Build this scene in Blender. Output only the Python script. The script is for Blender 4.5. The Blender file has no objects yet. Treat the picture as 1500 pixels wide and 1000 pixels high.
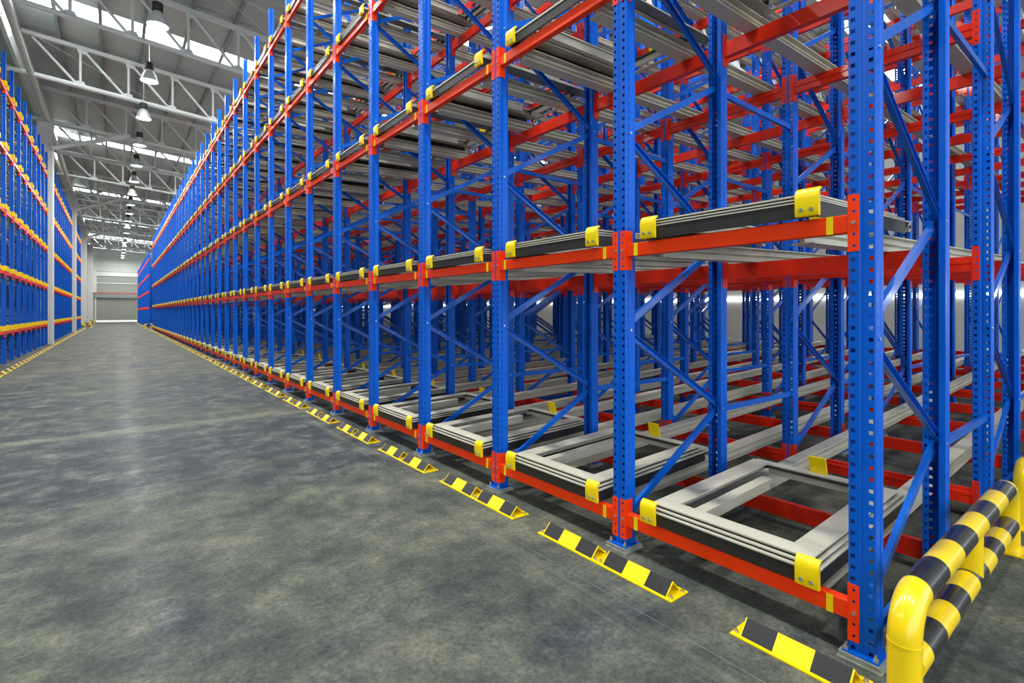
import bpy, bmesh, math, random
from mathutils import Vector, Matrix
random.seed(7)
S = bpy.context.scene
COL = S.collection
R = math.radians

# ------------------------------------------------------------------ camera
CAMH, YAW, FPX = 1.52, 38.04, 744.0
cam_data = bpy.data.cameras.new('camera')
cam_data.sensor_width = 36.0
cam_data.lens = FPX * 36.0 / 1500.0
cam_data.shift_y = -43.5 / 1500.0
cam_data.clip_end = 400
cam = bpy.data.objects.new('camera', cam_data)
COL.objects.link(cam)
cam.location = (0, 0, CAMH)
cam.rotation_euler = (R(90), 0, R(-YAW))
S.camera = cam

# ------------------------------------------------------------------ world, exposure
S.view_settings.view_transform = 'Standard'
S.view_settings.look = 'None'
S.view_settings.gamma = 1
S.view_settings.use_curve_mapping = False
S.view_settings.exposure = 0.0
w = bpy.data.worlds.new('daylight')
S.world = w
w.use_nodes = True
w.node_tree.nodes['Background'].inputs[0].default_value = (0.86, 0.93, 1.0, 1)
w.node_tree.nodes['Background'].inputs[1].default_value = 3.0
S.cycles.use_denoising = True
S.cycles.max_bounces = 6
S.cycles.diffuse_bounces = 4
S.cycles.sample_clamp_indirect = 6.0
LAMP_W = 285.0
SKYLIGHT_E = 9.0


# ------------------------------------------------------------------ materials
def mat(name, col, rough=0.5, metal=0.0, noise=0.0, scale=8.0, bump=0.0, coat=0.0, emit=None, spec=0.5):
    m = bpy.data.materials.new(name)
    m.use_nodes = True
    nt = m.node_tree
    b = nt.nodes['Principled BSDF']
    b.inputs['Base Color'].default_value = (*col, 1)
    b.inputs['Roughness'].default_value = rough
    b.inputs['Metallic'].default_value = metal
    b.inputs['Specular IOR Level'].default_value = spec
    b.inputs['Coat Weight'].default_value = coat
    b.inputs['Coat Roughness'].default_value = 0.12
    if emit:
        b.inputs['Emission Color'].default_value = (*emit[0], 1)
        b.inputs['Emission Strength'].default_value = emit[1]
    if noise or bump:
        tc = nt.nodes.new('ShaderNodeTexCoord')
        n = nt.nodes.new('ShaderNodeTexNoise')
        n.inputs['Scale'].default_value = scale
        n.inputs['Detail'].default_value = 6
        nt.links.new(tc.outputs['Object'], n.inputs['Vector'])
        if noise:
            r = nt.nodes.new('ShaderNodeValToRGB')
            r.color_ramp.elements[0].position = 0.3
            r.color_ramp.elements[1].position = 0.7
            r.color_ramp.elements[0].color = (*[c * (1 - noise) for c in col], 1)
            r.color_ramp.elements[1].color = (*[min(1, c * (1 + noise)) for c in col], 1)
            nt.links.new(n.outputs['Fac'], r.inputs['Fac'])
            nt.links.new(r.outputs['Color'], b.inputs['Base Color'])
        if bump:
            bp = nt.nodes.new('ShaderNodeBump')
            bp.inputs['Strength'].default_value = bump
            bp.inputs['Distance'].default_value = 0.01
            nt.links.new(n.outputs['Fac'], bp.inputs['Height'])
            nt.links.new(bp.outputs['Normal'], b.inputs['Normal'])
    return m


M = {}
M['blue'] = mat('blue_paint', (0.0003, 0.100, 0.57), 0.36, noise=0.05, scale=3, spec=0.22)
M['brace'] = mat('blue_brace_paint', (0.0003, 0.105, 0.54), 0.30, noise=0.05, scale=3, spec=0.25, coat=0.45)
M['orange'] = mat('orange_paint', (0.96, 0.050, 0.003), 0.38, noise=0.04, scale=3, spec=0.25)
M['red'] = mat('shaded_beam_red', (0.72, 0.022, 0.004), 0.40, noise=0.05, scale=3, spec=0.25, coat=0.25)  # inner beams: deeper red than the aisle beams, rack shade put into the colour
M['yellow'] = mat('yellow_paint', (0.92, 0.68, 0.003), 0.34, noise=0.05, scale=6, spec=0.35)
M['pipe_yellow'] = mat('guardrail_yellow_gloss', (0.93, 0.64, 0.002), 0.3, noise=0.03, scale=5, coat=0.5, spec=0.4)
M['pipe_black'] = mat('guardrail_black_gloss', (0.016, 0.016, 0.018), 0.3, noise=0.2, scale=25, coat=0.5)
M['black'] = mat('black_paint', (0.014, 0.014, 0.016), 0.35, noise=0.1, scale=20)
M['rubber'] = mat('black_skirt', (0.020, 0.020, 0.020), 0.45)
M['grey'] = mat('grey_rail_paint', (0.52, 0.495, 0.40), 0.42, noise=0.06, scale=4, coat=0.05)
M['gap_shade'] = mat('gap_shade_black', (0.018, 0.017, 0.016), 0.7)  # black filler between nested cart frames, painting the shade of the gaps
M['steel'] = mat('zinc_steel', (0.62, 0.61, 0.58), 0.32, metal=0.9)
M['shim'] = mat('shim_steel', (0.42, 0.45, 0.42), 0.4, metal=0.5, noise=0.15, scale=30)
M['white'] = mat('white_steel_paint', (0.70, 0.73, 0.71), 0.45, noise=0.05, scale=2)
M['concrete_col'] = mat('pillar_concrete', (0.60, 0.61, 0.58), 0.8, noise=0.06, scale=1.5)
M['purlin'] = mat('galvanised_purlin', (0.26, 0.28, 0.28), 0.45, metal=0.4)
M['lampblack'] = mat('lamp_housing_black', (0.02, 0.02, 0.02), 0.5)
M['lampalu'] = mat('lamp_reflector', (0.62, 0.66, 0.64), 0.35, metal=0.3)
M['glow'] = mat('lamp_glow', (1, 1, 1), 0.5, emit=((0.97, 1.0, 0.98), 9.0))
M['skylight'] = mat('skylight_sheet', (0.9, 0.9, 0.9), 0.5, emit=((0.97, 1.0, 1.0), SKYLIGHT_E))
M['wall'] = mat('wall_panel', (0.42, 0.42, 0.38), 0.7, noise=0.04, scale=0.6)
M['shutter'] = mat('shutter_paint', (0.36, 0.37, 0.31), 0.55, noise=0.05, scale=1)
M['redtrim'] = mat('red_trim', (0.6, 0.03, 0.02), 0.5)
M['greyblue'] = mat('grey_blue_trim', (0.25, 0.30, 0.31), 0.5)
M['green'] = mat('green_roller', (0.20, 0.30, 0.16), 0.5, noise=0.2, scale=9)


def ribbed(name, col, rough, scale, axis, strength=0.6, metal=0.0, tint=None):
    """sheet with ribs: a wave bump across one axis"""
    m = mat(name, col, rough, metal)
    nt = m.node_tree
    b = nt.nodes['Principled BSDF']
    tc = nt.nodes.new('ShaderNodeTexCoord')
    wv = nt.nodes.new('ShaderNodeTexWave')
    wv.bands_direction = axis
    wv.inputs['Scale'].default_value = scale
    nt.links.new(tc.outputs['Object'], wv.inputs['Vector'])
    bp = nt.nodes.new('ShaderNodeBump')
    bp.inputs['Strength'].default_value = strength
    bp.inputs['Distance'].default_value = 0.03
    nt.links.new(wv.outputs['Fac'], bp.inputs['Height'])
    nt.links.new(bp.outputs['Normal'], b.inputs['Normal'])
    n = nt.nodes.new('ShaderNodeTexNoise')
    n.inputs['Scale'].default_value = 0.7
    n.inputs['Detail'].default_value = 5
    nt.links.new(tc.outputs['Object'], n.inputs['Vector'])
    r = nt.nodes.new('ShaderNodeValToRGB')
    r.color_ramp.elements[0].color = (*[c * 0.85 for c in col], 1)
    r.color_ramp.elements[1].color = (*[min(1, c * 1.15) for c in col], 1)
    nt.links.new(n.outputs['Fac'], r.inputs['Fac'])
    nt.links.new(r.outputs['Color'], b.inputs['Base Color'])
    return m


M['roof'] = ribbed('roof_sheet', (0.42, 0.47, 0.46), 0.55, 1.6, 'Y', 0.35)
M['roofleft'] = ribbed('roof_sheet_blue_grey', (0.36, 0.47, 0.54), 0.5, 1.6, 'Y', 0.5)
M['clad'] = ribbed('ribbed_cladding', (0.62, 0.66, 0.63), 0.5, 2.2, 'X', 0.8)
M['cladgrey'] = ribbed('ribbed_cladding_grey', (0.36, 0.38, 0.36), 0.55, 2.2, 'X', 0.8)
M['clady'] = ribbed('ribbed_fascia', (0.66, 0.70, 0.68), 0.5, 2.2, 'Y', 0.8)
M['shutterrib'] = ribbed('ribbed_shutter', (0.36, 0.37, 0.31), 0.5, 5.0, 'Z', 0.8)


def floor_material():
    m = bpy.data.materials.new('sealed_concrete')
    m.use_nodes = True
    nt = m.node_tree
    b = nt.nodes['Principled BSDF']
    L = nt.links.new
    tc = nt.nodes.new('ShaderNodeTexCoord')

    def noise(scale, detail, rough, mp=None, dist=0.0):
        n = nt.nodes.new('ShaderNodeTexNoise')
        n.inputs['Scale'].default_value = scale
        n.inputs['Detail'].default_value = detail
        n.inputs['Roughness'].default_value = rough
        n.inputs['Distortion'].default_value = dist
        g = nt.nodes.new('ShaderNodeMapping')
        g.inputs['Scale'].default_value = mp or (1, 1, 1)
        L(tc.outputs['Object'], g.inputs['Vector'])
        L(g.outputs['Vector'], n.inputs['Vector'])
        return n

    def ramp(src, stops):
        r = nt.nodes.new('ShaderNodeValToRGB')
        e = r.color_ramp.elements
        e[0].position, e[0].color = stops[0][0], (*stops[0][1], 1)
        e[1].position, e[1].color = stops[-1][0], (*stops[-1][1], 1)
        for p, c in stops[1:-1]:
            x = e.new(p)
            x.color = (*c, 1)
        L(src, r.inputs['Fac'])
        return r

    def mix(fac, a, c, mode='MIX'):
        x = nt.nodes.new('ShaderNodeMix')
        x.data_type = 'RGBA'
        x.blend_type = mode
        if isinstance(fac, float):
            x.inputs[0].default_value = fac
        else:
            L(fac, x.inputs[0])
        for i, v in ((6, a), (7, c)):
            if isinstance(v, tuple):
                x.inputs[i].default_value = (*v, 1)
            else:
                L(v, x.inputs[i])
        return x.outputs[2]

    n1 = noise(1.5, 13, 0.74, dist=0.15)
    base = ramp(n1.outputs['Fac'], [(0.34, (0.045, 0.052, 0.052)), (0.46, (0.082, 0.091, 0.077)), (0.54, (0.112, 0.120, 0.094)), (0.66, (0.175, 0.176, 0.134))]).outputs['Color']
    n2 = noise(0.55, 8, 0.62, (1, 0.8, 1), 0.2)
    sep = nt.nodes.new('ShaderNodeSeparateXYZ')
    L(tc.outputs['Object'], sep.inputs[0])

    def bump_at(sock, centre, width, amount):
        """amount * max(0, 1 - ((v - centre) / width)^2)"""
        a = nt.nodes.new('ShaderNodeMath'); a.operation = 'SUBTRACT'; L(sock, a.inputs[0]); a.inputs[1].default_value = centre
        d = nt.nodes.new('ShaderNodeMath'); d.operation = 'DIVIDE'; L(a.outputs[0], d.inputs[0]); d.inputs[1].default_value = width
        p = nt.nodes.new('ShaderNodeMath'); p.operation = 'MULTIPLY'; L(d.outputs[0], p.inputs[0]); L(d.outputs[0], p.inputs[1])
        q = nt.nodes.new('ShaderNodeMath'); q.operation = 'SUBTRACT'; q.use_clamp = True; q.inputs[0].default_value = 1.0; L(p.outputs[0], q.inputs[1])
        m_ = nt.nodes.new('ShaderNodeMath'); m_.operation = 'MULTIPLY'; L(q.outputs[0], m_.inputs[0]); m_.inputs[1].default_value = amount
        return m_.outputs[0]

    def plus(a, c_):
        x = nt.nodes.new('ShaderNodeMath'); x.operation = 'ADD'; L(a, x.inputs[0]); L(c_, x.inputs[1])
        return x.outputs[0]
    # two pour bays were trowelled darker, either side of the joint
    bias = plus(plus(bump_at(sep.outputs[1], 6.6, 2.3, 0.20), bump_at(sep.outputs[1], 11.5, 3.6, 0.17)), n2.outputs['Fac'])
    blotch = ramp(bias, [(0.49, (0, 0, 0)), (0.64, (1, 1, 1))]).outputs['Color']
    n3 = noise(2.6, 12, 0.75, (1, 1, 1), 0.2)
    dark = ramp(n3.outputs['Fac'], [(0.36, (0.016, 0.022, 0.032)), (0.48, (0.042, 0.050, 0.062)), (0.56, (0.095, 0.104, 0.108)), (0.66, (0.20, 0.20, 0.175))]).outputs['Color']
    fac = nt.nodes.new('ShaderNodeMath')
    fac.operation = 'MULTIPLY'
    L(blotch, fac.inputs[0])
    fac.inputs[1].default_value = 0.85
    c = mix(fac.outputs[0], base, dark)
    # pale dust along the pour joint
    nj = noise(0.8, 6, 0.7)
    jy = nt.nodes.new('ShaderNodeMath'); jy.operation = 'MULTIPLY_ADD'; L(nj.outputs['Fac'], jy.inputs[0]); jy.inputs[1].default_value = 0.5; L(sep.outputs[1], jy.inputs[2])
    jf = bump_at(jy.outputs[0], 8.38, 0.22, 0.55)
    c = mix(jf, c, (0.21, 0.22, 0.16))
    n4 = noise(38, 9, 0.8)
    speck = ramp(n4.outputs['Fac'], [(0.38, (0.62, 0.62, 0.62)), (0.62, (1.30, 1.30, 1.30))]).outputs['Color']
    c = mix(1.0, c, speck, 'MULTIPLY')
    n6 = noise(4.2, 10, 0.72)
    mot = ramp(n6.outputs['Fac'], [(0.38, (0.72, 0.74, 0.78)), (0.50, (0.97, 0.97, 0.97)), (0.62, (1.24, 1.22, 1.15))]).outputs['Color']
    c = mix(1.0, c, mot, 'MULTIPLY')
    n5 = noise(0.9, 5, 0.6, (3.0, 0.16, 1), 1.2)
    scr = ramp(n5.outputs['Fac'], [(0.60, (0, 0, 0)), (0.70, (0.35, 0.35, 0.35))]).outputs['Color']
    c = mix(scr, c, (0.19, 0.192, 0.145))
    L(c, b.inputs['Base Color'])
    rr = ramp(n3.outputs['Fac'], [(0.3, (0.62, 0.62, 0.62)), (0.7, (0.78, 0.78, 0.78))])
    L(rr.outputs['Color'], b.inputs['Roughness'])
    b.inputs['Specular IOR Level'].default_value = 0.14
    b.inputs['Coat Weight'].default_value = 0.022
    b.inputs['Coat Roughness'].default_value = 0.22
    bp = nt.nodes.new('ShaderNodeBump')
    bp.inputs['Strength'].default_value = 0.03
    bp.inputs['Distance'].default_value = 0.004
    L(n4.outputs['Fac'], bp.inputs['Height'])
    L(bp.outputs['Normal'], b.inputs['Normal'])
    return m


M['floor'] = floor_material()
M['joint'] = mat('pale_joint_dust', (0.17, 0.18, 0.15), 0.6, noise=0.25, scale=4)


# ------------------------------------------------------------------ mesh builder
class MB:
    def __init__(self):
        self.v, self.f, self.m, self.mats = [], [], [], []

    def mi(self, name):
        if name not in self.mats:
            self.mats.append(name)
        return self.mats.index(name)

    def add(self, verts, faces, name):
        k = len(self.v)
        i = self.mi(name)
        self.v += [tuple(p) for p in verts]
        for f in faces:
            self.f.append(tuple(k + q for q in f))
            self.m.append(i)
        return self

    def box(self, x0, x1, y0, y1, z0, z1, name, mtx=None):
        v = [(x0, y0, z0), (x1, y0, z0), (x1, y1, z0), (x0, y1, z0), (x0, y0, z1), (x1, y0, z1), (x1, y1, z1), (x0, y1, z1)]
        if mtx:
            v = [mtx @ Vector(p) for p in v]
        return self.add(v, [(0, 3, 2, 1), (4, 5, 6, 7), (0, 1, 5, 4), (1, 2, 6, 5), (2, 3, 7, 6), (3, 0, 4, 7)], name)

    def extrude(self, poly, axis, a, b, name, caps=True, mats=None):
        """poly (closed, 2D) run along axis from a to b"""
        n = len(poly)
        P = {'x': lambda p, t: (t, p[0], p[1]), 'y': lambda p, t: (p[0], t, p[1]), 'z': lambda p, t: (p[0], p[1], t)}[axis]
        v = [P(p, a) for p in poly] + [P(p, b) for p in poly]
        k = len(self.v)
        self.v += v
        for i in range(n):
            j = (i + 1) % n
            self.f.append((k + i, k + j, k + n + j, k + n + i))
            self.m.append(self.mi(mats[i] if mats else name))
        if caps:
            self.f.append(tuple(k + i for i in range(n))[::-1])
            self.f.append(tuple(k + n + i for i in range(n)))
            self.m += [self.mi(name)] * 2
        return self

    def tube(self, pts, r, n, name, caps=True, seg_mats=None):
        pts = [Vector(p) for p in pts]
        k = len(self.v)
        up = None
        for i, p in enumerate(pts):
            t = (pts[min(i + 1, len(pts) - 1)] - pts[max(i - 1, 0)]).normalized()
            if up is None:
                up = Vector((0, 1, 0)) if abs(t.y) < 0.9 else Vector((0, 0, 1))
            s = t.cross(up).normalized()
            up = s.cross(t).normalized()
            rr = r[i] if isinstance(r, (list, tuple)) else r
            for a in range(n):
                q = 2 * math.pi * a / n
                self.v.append(tuple(p + s * math.cos(q) * rr + up * math.sin(q) * rr))
        for i in range(len(pts) - 1):
            mi = self.mi(seg_mats[i] if seg_mats else name)
            for a in range(n):
                c = (a + 1) % n
                self.f.append((k + i * n + a, k + i * n + c, k + (i + 1) * n + c, k + (i + 1) * n + a))
                self.m.append(mi)
        if caps:
            self.f.append(tuple(k + a for a in range(n))[::-1])
            self.m.append(self.mi(seg_mats[0] if seg_mats else name))
            e = k + (len(pts) - 1) * n
            self.f.append(tuple(e + a for a in range(n)))
            self.m.append(self.mi(seg_mats[-1] if seg_mats else name))
        return self

    def lathe(self, prof, n, name, mats=None):
        """prof: list of (r, z)"""
        k = len(self.v)
        for r_, z in prof:
            for a in range(n):
                q = 2 * math.pi * a / n
                self.v.append((math.cos(q) * r_, math.sin(q) * r_, z))
        for i in range(len(prof) - 1):
            mi = self.mi(mats[i] if mats else name)
            for a in range(n):
                c = (a + 1) % n
                self.f.append((k + i * n + a, k + i * n + c, k + (i + 1) * n + c, k + (i + 1) * n + a))
                self.m.append(mi)
        return self

    def merge(self, other, mtx=None):
        k = len(self.v)
        self.v += [tuple(mtx @ Vector(p)) for p in other.v] if mtx else other.v
        mp = [self.mi(x) for x in other.mats]
        for f, m in zip(other.f, other.m):
            self.f.append(tuple(k + q for q in f))
            self.m.append(mp[m])
        return self

    def mesh(self, name, smooth=None, bevel=0.0, fix=True):
        me = bpy.data.meshes.new(name)
        me.from_pydata(self.v, [], self.f)
        for x in self.mats:
            me.materials.append(M[x])
        me.polygons.foreach_set('material_index', self.m)
        if fix or bevel or smooth:
            bm = bmesh.new()
            bm.from_mesh(me)
            if fix:
                bmesh.ops.recalc_face_normals(bm, faces=bm.faces)
            if bevel:
                ed = [e for e in bm.edges if e.is_manifold and e.calc_face_angle(0) > 0.5]
                bmesh.ops.bevel(bm, geom=ed, offset=bevel, segments=2, affect='EDGES', clamp_overlap=True)
            if smooth:
                for f in bm.faces:
                    f.smooth = True
                for e in bm.edges:
                    if e.is_manifold and e.calc_face_angle(0) > R(smooth):
                        e.smooth = False
            bm.to_mesh(me)
            bm.free()
        me.update()
        return me


def link(name, mesh, parent=None, loc=(0, 0, 0), rot=None, label=None):
    o = bpy.data.objects.new(name, mesh)
    COL.objects.link(o)
    o.location = loc
    if rot:
        o.rotation_euler = rot
    if parent:
        o.parent = parent
    if label:
        o['label'] = label
    return o


def tag(o, label, cat, group=None, kind='thing'):
    if label:
        o['label'] = label
    if cat:
        o['category'] = cat
    if group:
        o['group'] = group
    if kind:
        o['kind'] = kind
    return o


def struct(name, mesh, parent=None, loc=(0, 0, 0), label=None):
    o = link(name, mesh, parent, loc, label=label)
    if not parent:
        o['kind'] = 'structure'
    return o


KIDS = {}


def kids(o):
    if o.name not in KIDS:
        KIDS[o.name] = [c for c in bpy.data.objects if c.parent == o]
    return KIDS[o.name]


def proto_tree(o):
    return (o, [proto_tree(c) for c in kids(o)])


def copy_tree(t, parent=None):
    o, ch = t
    c = o.copy()
    COL.objects.link(c)
    c.parent = parent
    for x in ch:
        copy_tree(x, c)
    return c


class Proto:
    """first call hands out the original, later calls copies of the thing and its parts"""
    def __init__(self, build):
        self.build, self.tree = build, None

    def place(self, loc, rot=None):
        if self.tree is None:
            o = self.build()
            bpy.context.view_layer.update()
            self.tree = proto_tree(o)
        else:
            o = copy_tree(self.tree)
        o.location = loc
        if rot:
            o.rotation_euler = rot
        return o


ORD = ['zeroth', 'first', 'second', 'third', 'fourth', 'fifth', 'sixth', 'seventh', 'eighth', 'ninth', 'tenth', 'eleventh', 'twelfth',
       'thirteenth', 'fourteenth', 'fifteenth', 'sixteenth', 'seventeenth', 'eighteenth', 'nineteenth']
TENS = {2: 'twent', 3: 'thirt', 4: 'fort', 5: 'fift', 6: 'sixt', 7: 'sevent', 8: 'eight', 9: 'ninet'}


def nth(n):
    if n < 20:
        return ORD[n]
    t, u = divmod(n, 10)
    return TENS[t] + 'ieth' if u == 0 else TENS[t] + 'y-' + ORD[u]


LEVEL = ['lowest', 'second', 'third', 'fourth', 'top']

# ------------------------------------------------------------------ projection, only used to rank repeats by how large they show
SN, CS = math.sin(R(YAW)), math.cos(R(YAW))


def proj(x, y, z):
    d = x * SN + y * CS
    if d < 0.3:
        return None
    return 750 + FPX * (x * CS - y * SN) / d, 456.5 - FPX * (z - CAMH) / d


def shown(points, hide=1.0):
    """area in pixels of the points' box inside the frame"""
    ps = [proj(*p) for p in points]
    if any(p is None for p in ps):
        return 0
    x0, x1 = max(0, min(p[0] for p in ps)), min(1500, max(p[0] for p in ps))
    y0, y1 = max(0, min(p[1] for p in ps)), min(1000, max(p[1] for p in ps))
    return max(0, x1 - x0) * max(0, y1 - y0) * hide


# ------------------------------------------------------------------ dimensions of the racks
XF = 2.600          # front post centre line of the right rack
PIT = 1.345         # bay pitch
Y0 = 0.800
NP = 40             # posts along the aisle, right rack
FD = 1.130          # post to post in one frame
MOD = 2.390         # frame module into the rack
NF = 6
LV = [0.20, 1.91, 3.63, 5.32, 7.02]
POST_TOP = 7.88
SL = 0.035          # rail fall towards the aisle


# ------------------------------------------------------------------ the setting
def plane(name, x0, x1, y0, y1, z, m, th=0.2):
    b = MB()
    b.box(x0, x1, y0, y1, z - th, z, m)
    return struct(name, b.mesh(name))


plane('floor', -26, 26, -14, 97.2, 0, 'floor')
plane('outside_ground', -40, 40, 97.2, 130, -0.01, 'concrete_col')
# saw cut joints with pale dust
b = MB()
b.box(2.097, 2.100, -8, 60, 0.0, 0.0008, 'joint')
struct('floor_joint_line', b.mesh('floor_joint_line'))

ROOFZ, ROOFS = 12.15, 0.07
SKY_Y = [5.8, 23.3, 40.6, 58.0, 75.5, 91.0]


def roofz(x):
    return ROOFZ - ROOFS * (x + 2.3)


# roof sheet between the skylight strips, right hall
cuts = [-14.0]
for y in SKY_Y:
    cuts += [y - 0.55, y + 0.55]
cuts.append(97.0)
b = MB()
for i in range(0, len(cuts), 2):
    y0_, y1_ = cuts[i], cuts[i + 1]
    v = [(-2.75, y0_, roofz(-2.75)), (24, y0_, roofz(24)), (24, y1_, roofz(24)), (-2.75, y1_, roofz(-2.75))]
    v += [(p[0], p[1], p[2] + 0.12) for p in v]
    b.add(v, [(0, 3, 2, 1), (4, 5, 6, 7), (0, 1, 5, 4), (1, 2, 6, 5), (2, 3, 7, 6), (3, 0, 4, 7)], 'roof')
struct('ceiling', b.mesh('ceiling'))
for k, y in enumerate(SKY_Y):
    b = MB()
    v = [(-2.75, y - .55, roofz(-2.75) + .02), (24, y - .55, roofz(24) + .02), (24, y + .55, roofz(24) + .02), (-2.75, y + .55, roofz(-2.75) + .02)]
    v += [(p[0], p[1], p[2] + 0.02) for p in v]
    b.add(v, [(0, 3, 2, 1), (4, 5, 6, 7), (0, 1, 5, 4), (1, 2, 6, 5), (2, 3, 7, 6), (3, 0, 4, 7)], 'skylight')
    struct('window_%d' % (k + 1), b.mesh('skylight_strip'), label='bright skylight strip across the roof')
# left hall roof
b = MB()
v = [(-26, -14, 12.4), (-2.9, -14, 10.75), (-2.9, 97, 10.75), (-26, 97, 12.4)]
v += [(p[0], p[1], p[2] + 0.12) for p in v]
b.add(v, [(0, 3, 2, 1), (4, 5, 6, 7), (0, 1, 5, 4), (1, 2, 6, 5), (2, 3, 7, 6), (3, 0, 4, 7)], 'roofleft')
struct('ceiling_left', b.mesh('ceiling_left'))
# ribbed fascia between the two roofs, with the skylights' wash on it added as glowing strips
b = MB()
b.box(-2.87, -2.75, -14, 97, 10.55, ROOFZ + 0.2, 'clady')
struct('wall_fascia', b.mesh('wall_fascia'))
for k, y in enumerate(SKY_Y):
    b = MB()
    for j in range(5):
        yy = y - 1.6 + j * 0.42
        b.box(-2.745, -2.72, yy, yy + 0.24, 10.7, 12.0, 'skylight')
        b.box(-2.748, -2.735, yy + 0.24, yy + 0.42, 10.7, 12.0, 'white')
    struct('window_%d' % (k + 11), b.mesh('fascia_glow'), label='glowing strips standing in for skylight wash on the fascia')
# outer walls
b = MB(); b.box(24, 24.2, -14, 97.2, 0, 11, 'wall'); struct('wall_right', b.mesh('wall_right'))
b = MB(); b.box(23.93, 24.0, -14, 97.2, 2.06, 2.22, 'skylight'); struct('window_7', b.mesh('strip_window'), label='low strip window along the far side wall')
b = MB(); b.box(-26.2, -26, -14, 97.2, 0, 13, 'wall'); struct('wall_left', b.mesh('wall_left'))
b = MB(); b.box(-3.35, -3.2, 63.5, 96.8, 0, 10.3, 'wall'); struct('wall_side_passage', b.mesh('wall_side_passage'))
# end wall with the roller shutter
E = 97.0
b = MB()
b.box(-26, -2.14, E, E + .2, 0, 4.25, 'wall')
b.box(2.70, 24, E, E + .2, 0, 4.25, 'wall')
b.box(-26, 24, E, E + .2, 7.55, 13, 'clad')
b.box(-26, -2.6, E, E + .2, 4.25, 7.55, 'wall')
b.box(-2.6, 24, E, E + .2, 4.35, 7.55, 'cladgrey')
struct('wall_end', b.mesh('wall_end'))
b = MB(); b.box(-2.14, 2.70, E + .02, E + .10, 0.24, 3.6, 'shutterrib'); d1 = struct('door_1', b.mesh('door_1'), label='olive grey roller shutter raised a hand above the floor')
b = MB(); b.box(-2.3, 2.8, E - .25, E + .15, 3.6, 4.22, 'greyblue'); link('shutter_box', b.mesh('shutter_box'), d1)
b = MB(); b.box(-2.3, -2.14, E - .08, E + .15, 0, 3.6, 'white'); link('guide_rail', b.mesh('guide_rail'), d1)
b = MB(); b.box(-2.6, 24, E - .06, E, 4.22, 4.36, 'redtrim'); struct('trim_1', b.mesh('trim_1'))
b = MB(); b.box(-2.6, 24, E - .10, E, 5.72, 5.85, 'white'); struct('trim_2', b.mesh('trim_2'))
b = MB(); b.box(-2.6, 24, E - .12, E, 6.85, 7.45, 'white'); struct('trim_3', b.mesh('trim_3'))
b = MB(); b.box(-2.75, -2.1, E - .14, E - .01, 4.36, 10.6, 'white'); struct('trim_4', b.mesh('trim_4'))
b = MB(); b.box(-2.1, 24, E - .10, E, 8.55, 8.70, 'white'); struct('trim_5', b.mesh('trim_5'))

# pillars on the left line
for k, y in enumerate((14.05, 32.05, 50.05, 68.05, 86.05)):
    b = MB()
    b.box(-2.80, -2.26, y - .35, y + .35, 0, 10.30, 'concrete_col')
    o = struct('pillar', b.mesh('pillar', bevel=0.015), label='tall pale grey pillar at the left rack')


# ------------------------------------------------------------------ roof trusses, along X, one every six metres
def truss(y, heavy):
    root = bpy.data.objects.new('roof_truss', None)
    COL.objects.link(root)
    root.location = (0, y, 0)
    x0, x1 = -2.72, 23.95
    zb = lambda x: 10.42 - ROOFS * (x + 2.4)
    zt = lambda x: roofz(x) - 0.24
    b = MB(); b.tube([(x0, 0, zb(x0)), (x1, 0, zb(x1))], 0.095 if heavy else 0.075, 14, 'white')
    link('bottom_chord', b.mesh('bottom_chord', smooth=40), root)
    b = MB()
    v = [(x0, -.07, zt(x0) - .07), (x1, -.07, zt(x1) - .07), (x1, .07, zt(x1) - .07), (x0, .07, zt(x0) - .07)]
    v += [(p[0], p[1], p[2] + .14) for p in v]
    b.add(v, [(0, 3, 2, 1), (4, 5, 6, 7), (0, 1, 5, 4), (1, 2, 6, 5), (2, 3, 7, 6), (3, 0, 4, 7)], 'white')
    link('top_chord', b.mesh('top_chord'), root)
    n = 17
    st = 1.5
    for k in range(n + 1):
        x = -2.55 + k * st
        if k:
            b = MB(); b.tube([(x, 0, zb(x)), (x, 0, zt(x))], 0.045, 10, 'white')
            link('vertical_strut', b.mesh('vertical_strut', smooth=40), root)
            # gusset plate at the foot
            b = MB()
            b.extrude([(x - .28, zb(x) + .02), (x + .18, zb(x) + .02), (x + .1, zb(x) + .2), (x - .1, zb(x) + .2)], 'y', -.012, .012, 'white')
            link('gusset', b.mesh('gusset'), root)
            b = MB()
            b.extrude([(x - .12, zt(x) - .02), (x + .30, zt(x) - .02), (x + .14, zt(x) - .22), (x - .06, zt(x) - .22)], 'y', -.012, .012, 'white')
            link('gusset', b.mesh('gusset'), root)
        if k < n:
            xa, xb = x + 0.12, x + st - 0.14
            b = MB(); b.tube([(xa, 0, zt(xa) - .1), (xb, 0, zb(xb) + .08)], 0.05, 10, 'white')
            link('diagonal_strut', b.mesh('diagonal_strut', smooth=40), root)
    # the part of the chord that runs on over the left hall
    b = MB(); b.tube([(-2.75, 0, 10.44), (-14, 0, 10.6)], 0.095, 12, 'white')
    link('bottom_chord_extension', b.mesh('bottom_chord_extension', smooth=40), root)
    b = MB(); b.tube([(-2.98, 0, 10.5), (-5.6, 0, 10.82)], 0.06, 10, 'white')
    link('knee_strut', b.mesh('knee_strut', smooth=40), root)
    return root


TY = [2.3 + 5.93 * k for k in range(16)]
for k, y in enumerate(TY):
    t = truss(y, k % 2 == 0)
    tag(t, 'white steel roof truss, %s counted from the camera end of the hall' % nth(k + 1), 'roof truss', 'white roof trusses')

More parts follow.
